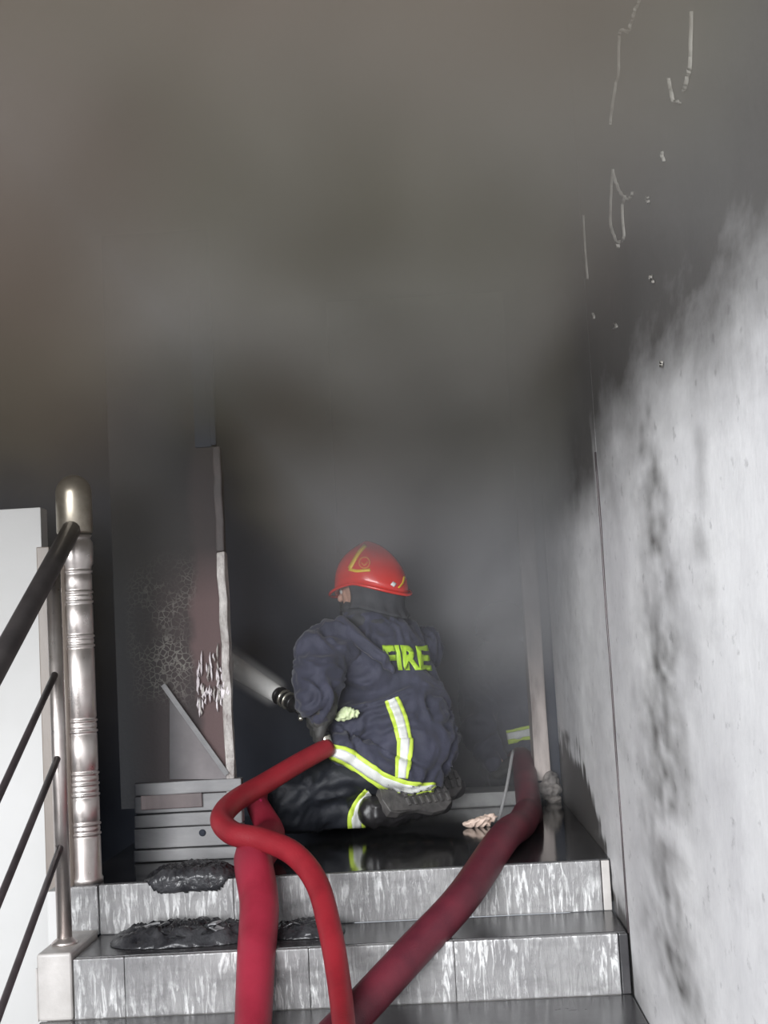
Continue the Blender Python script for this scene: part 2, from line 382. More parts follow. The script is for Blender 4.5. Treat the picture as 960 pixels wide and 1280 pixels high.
kb = organic('frame_base', [[(Vector((DX1+.03, DY-.06, .045)), (.055, .035, .035))], [(Vector((DX1+.045, DY-.05, .085)), (.03, .03, .03))], [(Vector((DX1+.05, DY-.06, .01)), (.03, .03, .02))]], .006, 3, noisy('burnt_plaster_lump', (.10, .09, .085), (.40, .36, .33), 22, .6, bs=.7), folds=[(.006, (30, 30, 30))])
adopt(fr, kb)
# pale wall and brown post seen past the handrail on the left
o = bmo('wall_left_white', box(-1.9, -.275, .5, .58, -1.42, 1.148, .003), M['white_wall']); tag(o, 'bright white painted wall seen past the handrail', kind='structure')
o = bmo('trim_post', box(-.236, -.196, .30, .34, -.063, 1.0, .003), M['brown']); tag(o, 'narrow brown post behind the steel railing', kind='structure')

# ---- staircase
st = empty('staircase', (0, 0, -H1), 'wet grey stone stairs rising to the sooty landing', 'stairs')
def riser(x0, x1, yf, z0, z1, joints, m_):
    xs = [x0]+joints+[x1]
    for a, b in zip(xs[:-1], xs[1:]):
        bm = box(a+.0005, b-.0005, yf, yf+.022, z0, z1, .004, 2)
        adopt(st, bmo('riser_tile', bm, m_))
def tread(x0, x1, y0, y1, z, m_): adopt(st, bmo('tread', box(x0, x1, y0, y1, z-.025, z, .004), m_))
W = 1.427
riser(0, W, 0, -H1, -.001, [.385, 1.06], M['riser'])
tread(.0, XW-.005, -TR+.022, .0, -H1, M['tread'])
riser(0, W, -TR, -H1-H2, -H1-.001, [.135, .62, 1.0], M['riser'])
tread(-.09, XW-.005, -2*TR+.022, -TR, -H1-H2, M['tread'])
z = -H1-H2
for k in range(2, 7):
    riser(-.09, XW-.005, -k*TR, z-.16, z-.001, [.5, 1.0], M['riser']); z -= .16
    tread(-.09, XW-.005, -(k+1)*TR+.022, -k*TR, z, M['tread'])
# solid core under the treads
adopt(st, bmo('core', box(-.08, W, -TR+.023, .0195, -1.4, -H1-.026), M['plinth']))
adopt(st, bmo('core', box(-.08, W, -2*TR+.023, -TR+.021, -1.4, -H1-H2-.026), M['plinth']))
# skirting slips along the wall, one per step
adopt(st, bmo('skirting_slip', box(W+.002, XW-.005, .002, .020, -H1, -.002, .003), M['plinth']))
adopt(st, bmo('skirting_slip', box(W+.002, XW-.005, -TR+.002, -TR+.020, -H1-H2, -H1-.002, .003), M['tread']))
# stringer blocks at the open side
adopt(st, bmo('stringer_block', box(-.092, -.0035, -.004, .16, -H1, -.002, .006), M['riser']))
adopt(st, bmo('stringer_block', box(-.15, -.094, .0, .3, -H1-.2, -.012, .004), M['white_wall']))
adopt(st, bmo('stringer_block', box(-.095, -.0035, -TR-.004, -.01, -H1-H2, -H1+.018, .008, 3), M['plinth']))
adopt(st, bmo('stringer_block', box(-.099, -.0945, -TR-.002, 0, -H1-H2, -H1-.02, .001), M['plinth']))

# ------------------------------------------------------------------ railing
rl = empty('stair_railing', (-.05, .06, 0), 'stainless steel stair railing with turned newel post and sooted handrail', 'railing')
def nz(v): return (1106-v)/427.0
NR = .0455
prof = [(.001, -.001), (NR+.004, -.001), (NR+.004, .012), (NR, .018)]
def ring(z, w=.006, d=.0024):
    return [(NR, z-w*1.6), (NR-d, z-w), (NR+d, z-w*.3), (NR+d, z+w*.3), (NR-d, z+w), (NR, z+w*1.6)]
for v in (1047, 1035, 999, 986, 973, 921, 908, 815, 803, 760, 748, 722):
    prof += ring(nz(v)+.0)
prof = sorted(prof, key=lambda q: q[1])
prof += [(NR, nz(716)), (NR+.005, nz(712)), (NR+.006, nz(700)), (NR+.006, nz(686)), (NR-.002, nz(680)), (NR+.004, nz(676))]
V, Fc = lathe(prof, 40, (-.05, .06, 0)); adopt(rl, mesh('newel_post', V, Fc, M['steel'], None, True))
zc = nz(674); R_ = .053
prof = [(.001, zc), (R_*.92, zc), (R_, zc+.006), (R_, nz(622))]+[(R_*math.cos(a), nz(622)+.055*math.sin(a)) for a in np.linspace(.1, PI/2*.98, 10)]
V, Fc = lathe(prof, 40, (-.05, .06, 0)); fin = mesh('newel_cap', V, Fc, M['steel_dull'], None, True); adopt(rl, fin); fin['label'] = 'smoke-dulled rounded steel cap'
SL = .53
def rail_line(x, y0, z0, y1, r, name, m_, n=16, bend=0):
    pts = [(x, y0+(y1-y0)*t, z0+SL*(y1-y0)*t) for t in np.linspace(0, 1, 12)]
    V, Fc = tube_mesh(pts, r, n); o = mesh(name, V, Fc, m_, None, True); adopt(rl, o); return o
hz = at(97, 664, .0).z
o = rail_line(-.05, .045, hz+.02, -3.2, .0285, 'handrail', M['rail']); o['label'] = 'dark sooted round handrail'
# turned post beside the lower step and the next one down
PY = -.19
def baluster(y, zb, zt):
    V, Fc = tube_mesh([(-.05, y, zb), (-.05, y, zt)], .0205, 20); a = mesh('baluster', V, Fc, M['steel'], None, True)
    V, Fc = lathe([(.001, 0), (.034, 0), (.036, .004), (.030, .010), (.022, .016), (.0206, .018)], 24, (-.05, y, zb)); b = mesh('base_flange', V, Fc, M['steel'], None, True)
    adopt(rl, a, b)
baluster(PY, -H1+.018, hz+.02+SL*(PY-.045)-.02)
baluster(-1.39, -1.0, hz+.02+SL*(-1.39-.045)-.02)
baluster(-2.59, -1.42, hz+.02+SL*(-2.59-.045)-.02)
for z_ in (.606, .378, .139):
    rail_line(-.05, PY-.012, z_-.53*.0, -3.1, .0095, 'rail_bar', M['bar'], 12)
# post that stands on brown inner pipe beside it
V, Fc = tube_mesh([(-.083, .02, -.005), (-.083, .02, .93)], .010, 14); a = mesh('side_pipe', V, Fc, M['brown'], None, True); a['label'] = 'thin brown pipe beside the newel'; adopt(rl, a)

# ------------------------------------------------------------------ burnt door leaf at the left
m = mat('crackled_burnt_paint', (.3, .2, .2), .75); v = coords(m)
vo = N(m, 'ShaderNodeTexVoronoi', feature='DISTANCE_TO_EDGE'); vo.inputs['Scale'].default_value = 62
wv = N(m, 'ShaderNodeVectorMath', operation='ADD'); L(m, v, wv.inputs[0])
nv_ = N(m, 'ShaderNodeTexNoise'); nv_.inputs['Scale'].default_value = 30; L(m, v, nv_.inputs['Vector'])
sc_ = N(m, 'ShaderNodeVectorMath', operation='SCALE'); L(m, nv_.outputs['Color'], sc_.inputs[0]); sc_.inputs['Scale'].default_value = .02; L(m, sc_.outputs[0], wv.inputs[1]); L(m, wv.outputs[0], vo.inputs['Vector'])
base = ramp(m, noise_n(m, coords(m, (1, 1, .6)), 3.2, 6), [(.40, (.016, .016, .017)), (.60, (.036, .026, .027))])
crk = ramp(m, vo.outputs['Distance'], [(.02, (1, 1, 1)), (.10, (0, 0, 0))])
sep = N(m, 'ShaderNodeSeparateXYZ'); L(m, v, sep.inputs[0])
mxa = ramp(m, sep.outputs['X'], [(.10, (1, 1, 1)), (.30, (1, 1, 1)), (.345, (0, 0, 0))])
mza = ramp(m, sep.outputs['Z'], [(.46, (0, 0, 0)), (.56, (.8,)*3), (.85, (1, 1, 1)), (.99, (0, 0, 0))])
cm = mix(m, 1.0, mix(m, 1.0, crk, mxa, 'MULTIPLY'), mza, 'MULTIPLY')
pt = ramp(m, noise_n(m, v, 8, 4), [(.40, (.1,)*3), (.58, (1, 1, 1))])
cm = mix(m, 1.0, cm, pt, 'MULTIPLY')
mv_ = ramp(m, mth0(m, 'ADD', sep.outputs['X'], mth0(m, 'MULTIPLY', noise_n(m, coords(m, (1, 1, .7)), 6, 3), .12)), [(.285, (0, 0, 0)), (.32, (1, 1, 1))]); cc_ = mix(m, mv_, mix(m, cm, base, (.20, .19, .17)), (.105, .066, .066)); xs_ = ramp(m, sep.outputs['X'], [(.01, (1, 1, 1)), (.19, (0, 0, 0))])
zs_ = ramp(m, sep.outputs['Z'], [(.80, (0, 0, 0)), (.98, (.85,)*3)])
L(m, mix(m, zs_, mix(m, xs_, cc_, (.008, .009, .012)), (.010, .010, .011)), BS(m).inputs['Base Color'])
bump(m, vo.outputs['Distance'], .18, .006); M['crackle'] = m
M['edge'] = noisy('blistered_pale_edge', (.20, .17, .16), (.66, .63, .60), 26, .4, sc=(1, 1, .5), bs=.9, bscale=50, bd=.01)
M['door_low'] = noisy('grey_boards', (.20, .20, .205), (.38, .375, .38), 7, .5, sc=(.4, 1, 1), bs=.3, darkx=(.03, .16), Specular_IOR_Level=.25)
M['mauve'] = noisy('mauve_painted_board', (.07, .052, .054), (.15, .115, .115), 7, .5, sc=(1, 1, .3), bs=.3)
DYF = .40
M['mauve_low'] = noisy('greyed_mauve_panel', (.13, .115, .12), (.22, .20, .205), 7, .6, bs=.2, darkx=(.12, .24))
M['shred'] = noisy('curled_pale_paint', (.50, .44, .46), (.85, .80, .82), 30, .3, bs=.2)
dr = empty('door_1', (.40, DYF, 0), 'burnt door leaf with blistered paint and pale free edge', kind='structure')
def dx(px, z=None): return at(px, 900, DYF).x
Rz = at(300, 980, DYF).z
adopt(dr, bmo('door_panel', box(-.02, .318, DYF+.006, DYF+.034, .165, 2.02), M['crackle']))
M['edge_dark'] = noisy('scorched_brown_edge', (.022, .018, .018), (.06, .045, .045), 16, .6, bs=.6)
adopt(dr, bmo('door_edge', box(.316, .343, DYF-.010, DYF+.045, .9605, 1.30, .005, rough=.005, cuts=6), M['edge_dark']))
adopt(dr, bmo('door_edge', box(.318, .345, DYF-.012, DYF+.045, .16, .96, .006, rough=.006, cuts=10), M['edge']))
adopt(dr, bmo('door_edge', box(.300, .330, DYF-.004, DYF+.040, 1.305, 2.02, .006, rough=.004, cuts=6), M['black']))
adopt(dr, bmo('door_edge', box(.262, .316, DYF-.004, DYF+.02, 1.30, 2.02, .004), M['black']))
# scorched patch with paint hanging in pale shreds
for i in range(64):
    px = random.uniform(247, 287); py = random.uniform(818, 880)-(px-247)*.35+random.uniform(-6, 10)
    p0 = at(px, py, DYF+.0); l = random.uniform(.015, .055); 
    pts = [p0+Vector((random.uniform(-.003, .003), -.002-.008*math.sin(PI*t), -l*t)) for t in (0, .33, .66, 1)]
    V, Fc = tube_mesh(pts, [.001, .003, .0034, .001], 5)
    s_ = mesh('paint_shred', V, Fc, M['shred'] if i % 3 else M['edge'], None, True); adopt(dr, s_)
# stile, bottom rails and boards
lp = [at(a_, b_, DYF-.004) for a_, b_ in ((212, 868), (284, 966), (290, 966), (290, 974), (212, 974))]
V = lp+[p+Vector((0, .012, 0)) for p in lp]; n5 = 5
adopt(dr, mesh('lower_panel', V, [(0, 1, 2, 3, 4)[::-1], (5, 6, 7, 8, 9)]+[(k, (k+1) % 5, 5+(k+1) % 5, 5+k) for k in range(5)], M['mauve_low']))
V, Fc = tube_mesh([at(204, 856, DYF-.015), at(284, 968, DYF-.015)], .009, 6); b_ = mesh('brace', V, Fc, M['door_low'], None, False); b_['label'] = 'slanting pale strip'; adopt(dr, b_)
def pxbox(name, x0, x1, ya, yb, Yf, depth, m_, bev=.004, rough=.0):
    p = at(x1, yb, Yf); q = at(x1, ya, Yf); l = at(x0, yb, Yf).x
    return bmo(name, box(l, p.x, Yf, Yf+depth, max(p.z, .002), q.z, bev, rough=rough, cuts=3 if rough else 0), m_)
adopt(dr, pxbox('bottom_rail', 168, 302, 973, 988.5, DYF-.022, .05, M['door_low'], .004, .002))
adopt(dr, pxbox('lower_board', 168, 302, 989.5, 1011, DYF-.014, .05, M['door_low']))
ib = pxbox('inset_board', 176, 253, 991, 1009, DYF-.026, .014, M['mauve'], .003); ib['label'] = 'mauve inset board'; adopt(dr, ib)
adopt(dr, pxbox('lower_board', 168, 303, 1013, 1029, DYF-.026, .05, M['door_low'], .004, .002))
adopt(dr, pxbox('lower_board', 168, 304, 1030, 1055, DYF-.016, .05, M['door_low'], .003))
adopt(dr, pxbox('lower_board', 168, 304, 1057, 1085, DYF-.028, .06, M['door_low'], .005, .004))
hk = at(253, 1041, DYF-.018); bm = bmesh.new(); bmesh.ops.create_uvsphere(bm, u_segments=12, v_segments=8, radius=.011)
for v in bm.verts: v.co = Vector((v.co.x, v.co.y*.35, v.co.z))+hk
adopt(dr, bmo('dark_hole', bm, M['black'], None, True))  # shade of a hole in the board, put in as a flattened black ball

# ------------------------------------------------------------------ hoses
def hose(name, pts, rad, m_, label, coup=None, sub=10):
    o = tube(name, pts, rad, m_, None, 20, sub)
    return tag(o, label, 'fire hose')
P3 = lambda x, y, z: Vector((x, y, z))
hC = hose('fire_hose', [at(410, 934, .60), at(375, 953, .50), at(330, 980, .36), at(292, 1003, .22), at(277, 1024, .10), at(292, 1042, .00), at(330, 1050, -.06), at(368, 1068, -.14), at(396, 1104, -.24), at(412, 1160, -.38), at(424, 1230, -.56), at(432, 1310, -.85), at(436, 1420, -1.3)],
          [.031, .032, .033, .034, .034, .034, .033, .033, .032, .031, .029, .026, .024], M['hose_red'], 'bright red hose looping in a hook up to the kneeling firefighter\'s hands')
hB = hose('fire_hose', [at(323, 984, .535), at(323, 992, .53), at(322, 1006, .50), P3(.445, .42, .075), P3(.449, .30, .060), P3(.452, .12, .057), P3(.450, -.03, .052), at(324, 1130, -.16), at(320, 1200, -.33), at(316, 1290, -.52), at(310, 1420, -.85)],
          [.012, .030, .036, .044, .050, .055, .055, .054, .050, .046, .042], M['hose_pink'], 'thick crimson hose running straight up the middle of the steps')
tip = organic('hose_highlight', [[(at(320, 994, .50), .014), (at(326, 1006, .475), .018), (at(329, 1016, .46), .012)]], .005, 2, mat('pink_highlight', (.62, .03, .14), .5)); tip['label'] = 'bright pink painted highlight on the hose bend'; adopt(hB, tip)  # highlight on the turning hose end, put in as a brighter pink piece
hA = hose('fire_hose', [at(636, 962, 1.98), at(652, 948, 1.62), at(658, 982, 1.33), at(662, 1018, 1.05), P3(1.275, .72, .05), P3(1.235, .45, .05), P3(1.165, .15, .052), at(578, 1122, -.17), at(520, 1185, -.33), at(462, 1248, -.48), at(400, 1315, -.68), at(300, 1430, -1.05)],
          [.045, .045, .046, .047, .048, .047, .047, .047, .047, .047, .047, .046], M['hose_maroon'], 'dark maroon hose slanting down across the steps from the doorway')

# ------------------------------------------------------------------ gloved / bare hand, five fingers
def hand_chains(wrist, knuck, side, curl, s=1.0, thumb=None):
    """wrist, knuckle centre; side = unit vector towards the index finger; curl = unit vector the palm faces"""
    w_, k_ = Vector(wrist), Vector(knuck); d = (k_-w_).normalized(); sd = Vector(side).normalized(); cu = Vector(curl).normalized()
    ch = [[(w_-d*.03*s, .026*s), (w_, .026*s), (w_+d*.03*s, .028*s)]]
    for j, (o_, ln) in enumerate([(.033, .070), (.011, .078), (-.011, .072), (-.032, .056)]):
        b = k_+sd*o_*s
        ch.append([(w_+d*.01*s+sd*o_*.6*s, .018*s), (b, .0135*s)])
        a1 = b+(d*.75+cu*.5).normalized()*ln*.5*s; a2 = a1+(d*.15+cu*.95).normalized()*ln*.35*s; a3 = a2+(cu*.7-d*.6).normalized()*ln*.28*s
        ch.append([(b, .0125*s), (a1, .0115*s)]); ch.append([(a1, .0115*s), (a2, .0105*s)]); ch.append([(a2, .0105*s), (a3, .009*s)])
    t0 = w_+d*.02*s+sd*.022*s; t1 = t0+(sd*.8+d*.5+cu*.4).normalized()*.038*s; t2 = t1+(d*.6+cu*.7).normalized()*.032*s
    ch += [[(t0, .016*s), (t1, .0135*s)], [(t1, .0135*s), (t2, .011*s)]]
    return ch

# ------------------------------------------------------------------ kneeling firefighter
ff = empty('person', at(470, 1040, .8)*1.0, 'kneeling firefighter in navy coat and red helmet aiming a nozzle left', 'person')
ff.location.z = 0
RZ = math.radians(28)
pelvis = at(500, 950, .84); chest = at(470, 838, .86); upper = at(468, 796, .87); neck = at(462, 768, .87); head = at(457, 736, .86)
shL = at(404, 812, .72); elL = at(392, 872, .60); wrL = at(402, 897, .61)
shR = at(532, 815, 1.02); elR = at(470, 880, 1.16); wrR = at(398, 872, .90)
kneeL = at(352, 1003, .66); ankL = at(462, 1018, .76); toeL = at(556, 1003, .90); hipL = at(485, 965, .72)
kneeR = at(385, 985, 1.02); ankR = at(490, 1000, 1.04); toeR = at(572, 985, 1.10); hipR = at(515, 955, .94)
body = organic('body', [
    [(pelvis, (.15, .12, .10), RZ), (at(490, 890, .85), (.14, .11, .10), RZ), (chest, (.16, .11, .12), RZ), (upper, (.13, .085, .06), RZ)],
    [(upper, .065), (neck, .055), (head, .06)], [(head, (.078, .09, .105))],
    [(shL, .055), (elL, .04)], [(elL, .04), (wrL, .028)], [(shR, .055), (elR, .04)], [(elR, .038), (wrR, .028)],
    [(hipL+Vector((0, 0, .02)), .05), (kneeL, .05)], [(kneeL, .045), (ankL, .034)], [(ankL, .034), (toeL, .028)],
    [(hipR+Vector((0, 0, .02)), .05), (kneeR, .05)], [(kneeR, .045), (ankR, .034)], [(ankR, .04), (toeR, .028)]], .012, 4, M['skin'])
adopt(ff, body)
# face, looking left and away: brow, nose, lips, chin, ear
fd = Vector((-.86, .50, -.10)).normalized(); fs = Vector((-.50, -.86, 0)).normalized(); fu = Vector((0, 0, 1))
def hp(a, b, c): return head+fd*a+fs*b+fu*c
facem = organic('face', [[(hp(.015, 0, -.01), (.078, .07, .095), math.atan2(fd.y, fd.x))], [(hp(.05, 0, -.055), (.04, .045, .05), math.atan2(fd.y, fd.x))],
    [(hp(.092, 0, .005), .010), (hp(.108, 0, -.018), .013)], [(hp(.086, .0, -.045), (.010, .022, .006), math.atan2(fd.y, fd.x))], [(hp(.086, 0, -.057), (.009, .018, .006), math.atan2(fd.y, fd.x))],
    [(hp(.080, .03, .020), (.012, .02, .008), math.atan2(fd.y, fd.x))], [(hp(.080, -.03, .020), (.012, .02, .008), math.atan2(fd.y, fd.x))],
    [(hp(.072, 0, -.095), .020)], [(hp(-.005, .073, -.01), (.018, .010, .030), math.atan2(fd.y, fd.x))]], .005, 3, M['skin'])
adopt(ff, facem)
for s_ in (-1, 1):
    V0, F0 = ico(2); e = mesh('eye', [tuple(hp(.078, s_*.03, .004)+Vector(v)*.011) for v in V0], F0, M['silver'], None, True); adopt(ff, e)
hair = organic('hair', [[(hp(-.03, 0, .02), (.075, .076, .075), math.atan2(fd.y, fd.x))], [(hp(-.055, 0, -.045), (.045, .055, .05), math.atan2(fd.y, fd.x))]], .008, 3, M['hair'])
adopt(ff, hair)
# coat
coat = organic('coat', [
    [(at(470, 800, .88), (.175, .12, .085), RZ), (at(472, 838, .87), (.195, .145, .13), RZ), (at(492, 885, .85), (.205, .165, .13), RZ), (at(502, 925, .83), (.205, .175, .11), RZ), (at(505, 952, .82), (.18, .165, .055), RZ)],
    [(at(462, 775, .88), (.095, .085, .06), RZ), (at(466, 800, .88), (.14, .11, .07), RZ)],
    [(at(425, 936, .66), (.05, .06, .055), RZ), (at(465, 955, .70), (.08, .10, .055), RZ), (at(505, 968, .74), (.09, .11, .055), RZ), (at(528, 968, .80), (.08, .10, .05), RZ)],
    [(at(433, 905, .74), (.08, .08, .09), RZ), (at(460, 890, .80), (.12, .12, .11), RZ)],
    [(at(420, 805, .75), .085), (at(402, 818, .70), .085), (at(398, 850, .63), .082)], [(at(398, 850, .63), .080), (at(397, 872, .58), .068)], [(at(397, 872, .58), .066), (at(402, 884, .585), .048)],
    [(at(522, 812, 1.02), .09), (elR, .07)], [(elR, .068), (at(420, 875, .98), .048)]],
    .0085, 6, M['coat'], folds=[(.015, (6, 6, 5)), (.005, (20, 20, 13))])
adopt(ff, coat)
collar = organic('collar', [[(at(464, 778, .88), (.115, .096, .04), RZ), (at(468, 756, .89), (.100, .09, .04), RZ), (at(474, 742, .92), (.082, .070, .03), RZ)], [(at(452, 758, .86), (.070, .070, .035), RZ)]], .007, 3, M['collar'], folds=[(.006, (14, 14, 20))]); adopt(ff, collar)
trousers = organic('trousers', [
    [(at(485, 962, .76), (.13, .13, .07), RZ), (at(420, 975, .70), .088), (at(365, 992, .66), .082)], [(at(362, 996, .66), .082), (at(350, 1012, .66), .068)],
    [(at(350, 1015, .66), .066), (at(410, 1013, .71), .068), (at(452, 1012, .74), .062)],
    [(at(515, 955, .92), .11), (kneeR+Vector((0, 0, .015)), .082)], [(kneeR, .075), (ankR+Vector((0, 0, .02)), .06)]],
    .009, 5, M['trouser'], folds=[(.010, (7, 6, 9)), (.003, (26, 20, 20))])
adopt(ff, trousers)
def boot(ank, toe, pre):
    ank = Vector(ank); toe = Vector(toe); d = (toe-ank).normalized()
    up = Vector((.0, -.86, .50)); up = (up-d*up.dot(d)).normalized(); sd = d.cross(up)
    rz = math.atan2(d.y, d.x)
    b = organic('boot', [[(ank-d*.04, .058), (ank+d*.02, .062), (ank+d*.09, (.055, .05, .05), rz)], [(ank+d*.08, (.06, .052, .05), rz), (toe, (.05, .05, .040), rz)]], .008, 4, M['boot'], folds=[(.004, (20, 20, 20))])
    # sole faces up and back: outlined plate with tread lugs
    prof = [(-.045, .0), (-.035, .030), (0, .036), (.04, .030), (.08, .030), (.13, .041), (.18, .038), (.215, .022), (.225, 0), (.215, -.022), (.18, -.038), (.13, -.041), (.08, -.030), (.04, -.030), (0, -.036), (-.035, -.030)]
    L_ = (toe-ank).length+.05; k = L_/.26
    bm = bmesh.new(); r0 = [];r1 = []
    for a_, c_ in prof:
        p = ank+d*a_*k+sd*c_*1.6+up*.043; r0.append(bm.verts.new(p)); r1.append(bm.verts.new(p+up*(.022 if a_ > .03 else .034)))
    bm.faces.new(r0[::-1]); bm.faces.new(r1)
    for i in range(len(prof)): j = (i+1) % len(prof); bm.faces.new((r0[i], r0[j], r1[j], r1[i]))
    for i in range(7):
        c0 = ank+d*(.05+.026*i)*k+up*.069
        for s_ in (-.5, .5):
            q = c0+sd*.032*s_; mtx = Matrix(((d.x, sd.x, up.x, q.x), (d.y, sd.y, up.y, q.y), (d.z, sd.z, up.z, q.z), (0, 0, 0, 1)))
            bmesh.ops.create_cube(bm, size=1, matrix=mtx @ Matrix.Diagonal((.013, .030, .010, 1)))
    bmesh.ops.bevel(bm, geom=bm.edges[:], offset=.002, segments=1, affect='EDGES')
    s = bmo('boot_sole', bm, M['sole']); adopt(ff, b, s)
boot(at(480, 1013, .70), at(548, 1004, .84), 'L')
boot(at(505, 995, 1.02), at(566, 985, 1.08), 'R')
# gloves closed on the hose and nozzle
gl = organic('glove', hand_chains(at(404, 886, .59), at(394, 906, .60), (-.35, .5, .75), (.55, .75, -.1), 1.3), .0045, 2, M['glove']); adopt(ff, gl)
cuffm = organic('glove_cuff', [[(at(403, 884, .585), .050), (at(400, 898, .592), .040)]], .006, 3, M['glove'], folds=[(.004, (30, 30, 30))]); adopt(ff, cuffm)
gr_ = organic('glove', hand_chains(at(408, 874, .93), at(386, 873, .80), (0, .3, 1), (-.3, -.9, -.1), 1.25), .0045, 2, M['glove']); adopt(ff, gr_)
# reflective bands wrapped on the coat and trousers
def bvh2(*os):
    VV = []; FF = []
    for o_ in os:
        n0 = len(VV); VV += [v.co.copy() for v in o_.data.vertices]; FF += [tuple(i+n0 for i in p.vertices) for p in o_.data.polygons]
    return BVHTree.FromPolygons(VV, FF)
tc = bvh2(coat, trousers); tt = bvh2(trousers, coat)
def band(tree, pts, wid, Y=.7, lift=.004, n=8):
    rows = fit_rows(tree, pts, wid, [-1, -.78, -.56, -.54, -.27, 0, .27, .54, .56, .78, 1], Y, n, lift)
    adopt(ff, strip('lime_band', rows, 0, 3, M['lime'], None)); adopt(ff, strip('silver_band', rows, 3, 7, M['silver'], None)); adopt(ff, strip('lime_band', rows, 7, 10, M['lime'], None))
band(tc, [(411, 938), (432, 945), (455, 960), (478, 975), (505, 985), (528, 987), (545, 982)], [19, 21, 21, 21, 21, 18, 9], .72)
band(tc, [(489, 873), (495, 888), (501, 905), (505, 925)], [18, 20, 20, 19], .72)
band(tc, [(506, 923), (505, 945), (503, 958), (502, 972)], [20, 20, 19, 17], .72, .005)
band(tt, [(463, 992), (453, 1003), (446, 1020), (446, 1042)], [19, 20, 22, 22], .72)
cf = organic('cuff_band', [[(at(425, 897, .63), (.020, .012, .012)), (at(434, 891, .63), (.018, .012, .020)), (at(444, 892, .64), (.012, .01, .012))]], .004, 1, mat('pale_lime_tape', (.74, .84, .50), .5), folds=[(.006, (60, 60, 60))]); cf['label'] = 'crumpled pale lime reflective cuff tab'; adopt(ff, cf)
# lettering across the back
def letters(txt, tree, x0, y0, x1, y1, Y, m_, shear=.0):
    cu = bpy.data.curves.new('t', 'FONT'); cu.body = txt; cu.size = 1; cu.offset = .045; cu.resolution_u = 3
    o = bpy.data.objects.new('t', cu); COL.objects.link(o)
    dg = bpy.context.evaluated_depsgraph_get(); me = bpy.data.meshes.new_from_object(o.evaluated_get(dg)); bpy.data.objects.remove(o)
    bm = bmesh.new(); bm.from_mesh(me); bmesh.ops.triangulate(bm, faces=bm.faces)
    for _ in range(3): bmesh.ops.subdivide_edges(bm, edges=[e for e in bm.edges if e.calc_length() > .09], cuts=1)
    bmesh.ops.remove_doubles(bm, verts=bm.verts, dist=.0005)
    xs = [v.co.x for v in bm.verts]; ys = [v.co.y for v in bm.verts]; a, b = min(xs), max(xs); c, d = min(ys), max(ys)
    for v in bm.verts:
        u = (v.co.x-a)/(b-a); t = (v.co.y-c)/(d-c)
        px = x0+(x1-x0)*u+shear*(1-t); py = y1+(y0-y1)*t+(1-u)*0-2.0*u*0
        v.co = drape(tree, px, py, Y, .004)[0]
    o = bmo('back_lettering', bm, m_, None, False); m = o.modifiers.new('s', 'SOLIDIFY'); m.thickness = .002
    return o
lt = letters('FIRE', tc, 478, 807, 533, 838, .75, M['lime_print'], 6); adopt(ff, lt); lt['label'] = 'lime lettering reading FIRE'
# a fold of cloth lies over the lower half of the F
fold = organic('coat_fold', [[(at(425, 778, .74), .022), (at(452, 800, .70), .026), (at(480, 823, .69), .022), (at(489, 838, .70), .012)]], .006, 4, M['coat'], folds=[(.005, (20, 20, 20))])
adopt(ff, fold)
# helmet
hl = head+Vector((.018, 0, .026)); hf = fd.copy(); hf.z = 0; hf.normalize(); hs = Vector((-hf.y, hf.x, 0)); tilt = Matrix.Rotation(math.radians(3), 3, Vector((0, 1, 0)))
def hpt(a, e, rr=1.0, lift=0):
    """a = azimuth from the front, e = elevation 0 rim .. 1 crown"""
    ca, sa = math.cos(a), math.sin(a); el = e*PI/2
    rx = .134 if ca > 0 else .136
    drop = -.016-.050*max(0, -ca)**1.2-.022*max(0, ca)**2+.006*abs(sa)
    p = Vector((rx*ca*math.cos(el), .108*sa*math.cos(el), (.134*math.sin(el)**.74) + drop*(1-e)))
    n_ = Vector((ca, sa, .0)) if e < .1 else p.normalized()
    ridge = .008*math.exp(-(p.y/.018)**2)*(1 if e > .3 else 0)
    p = p*rr+n_*lift+Vector((0, 0, ridge)); p = tilt @ p
    return hl+hf*p.x+hs*p.y+Vector((0, 0, p.z))
def shell(name, a0, a1, e0, e1, na, ne, lift, m_, thick=.004):
    V = [hpt(a0+(a1-a0)*i/na, e0+(e1-e0)*j/ne, 1, lift) for j in range(ne+1) for i in range(na+1)]
    Fc = [(j*(na+1)+i, j*(na+1)+i+1, (j+1)*(na+1)+i+1, (j+1)*(na+1)+i) for j in range(ne) for i in range(na)]
    o = mesh(name, V, Fc, m_, None, True); m = o.modifiers.new('t', 'SOLIDIFY'); m.thickness = thick; m.offset = 0; return o
hel = shell('helmet', 0, 2*PI, 0, .999, 48, 16, 0, M['helmet']); adopt(ff, hel)
rim = [hpt(2*PI*i/48, 0, 1, .004+.020*max(0, math.cos(2*PI*i/48))**2+.006*max(0, -math.cos(2*PI*i/48))) for i in range(49)]
V, Fc = tube_mesh(rim, .0055, 8, False); hb = mesh('helmet_brim', V, Fc, M['helmet'], None, True); adopt(ff, hb)
NA = 40; fl = []
for j in range(8):
    for i in range(NA+1):
        a = math.radians(78)+(2*PI-math.radians(156))*i/NA; q = hpt(a, 0, .93); t = j/7
        c_ = head+Vector((0, 0, 0)); out = Vector((q.x-c_.x, q.y-c_.y, 0)).normalized()
        q = q+Vector((0, 0, -.085*t))+out*(-.022*math.sin(PI*t*.8)+.018*t+.004*math.sin(i*1.3)*t); fl.append(q)
Fc = [(j*(NA+1)+i, j*(NA+1)+i+1, (j+1)*(NA+1)+i+1, (j+1)*(NA+1)+i) for j in range(7) for i in range(NA)]
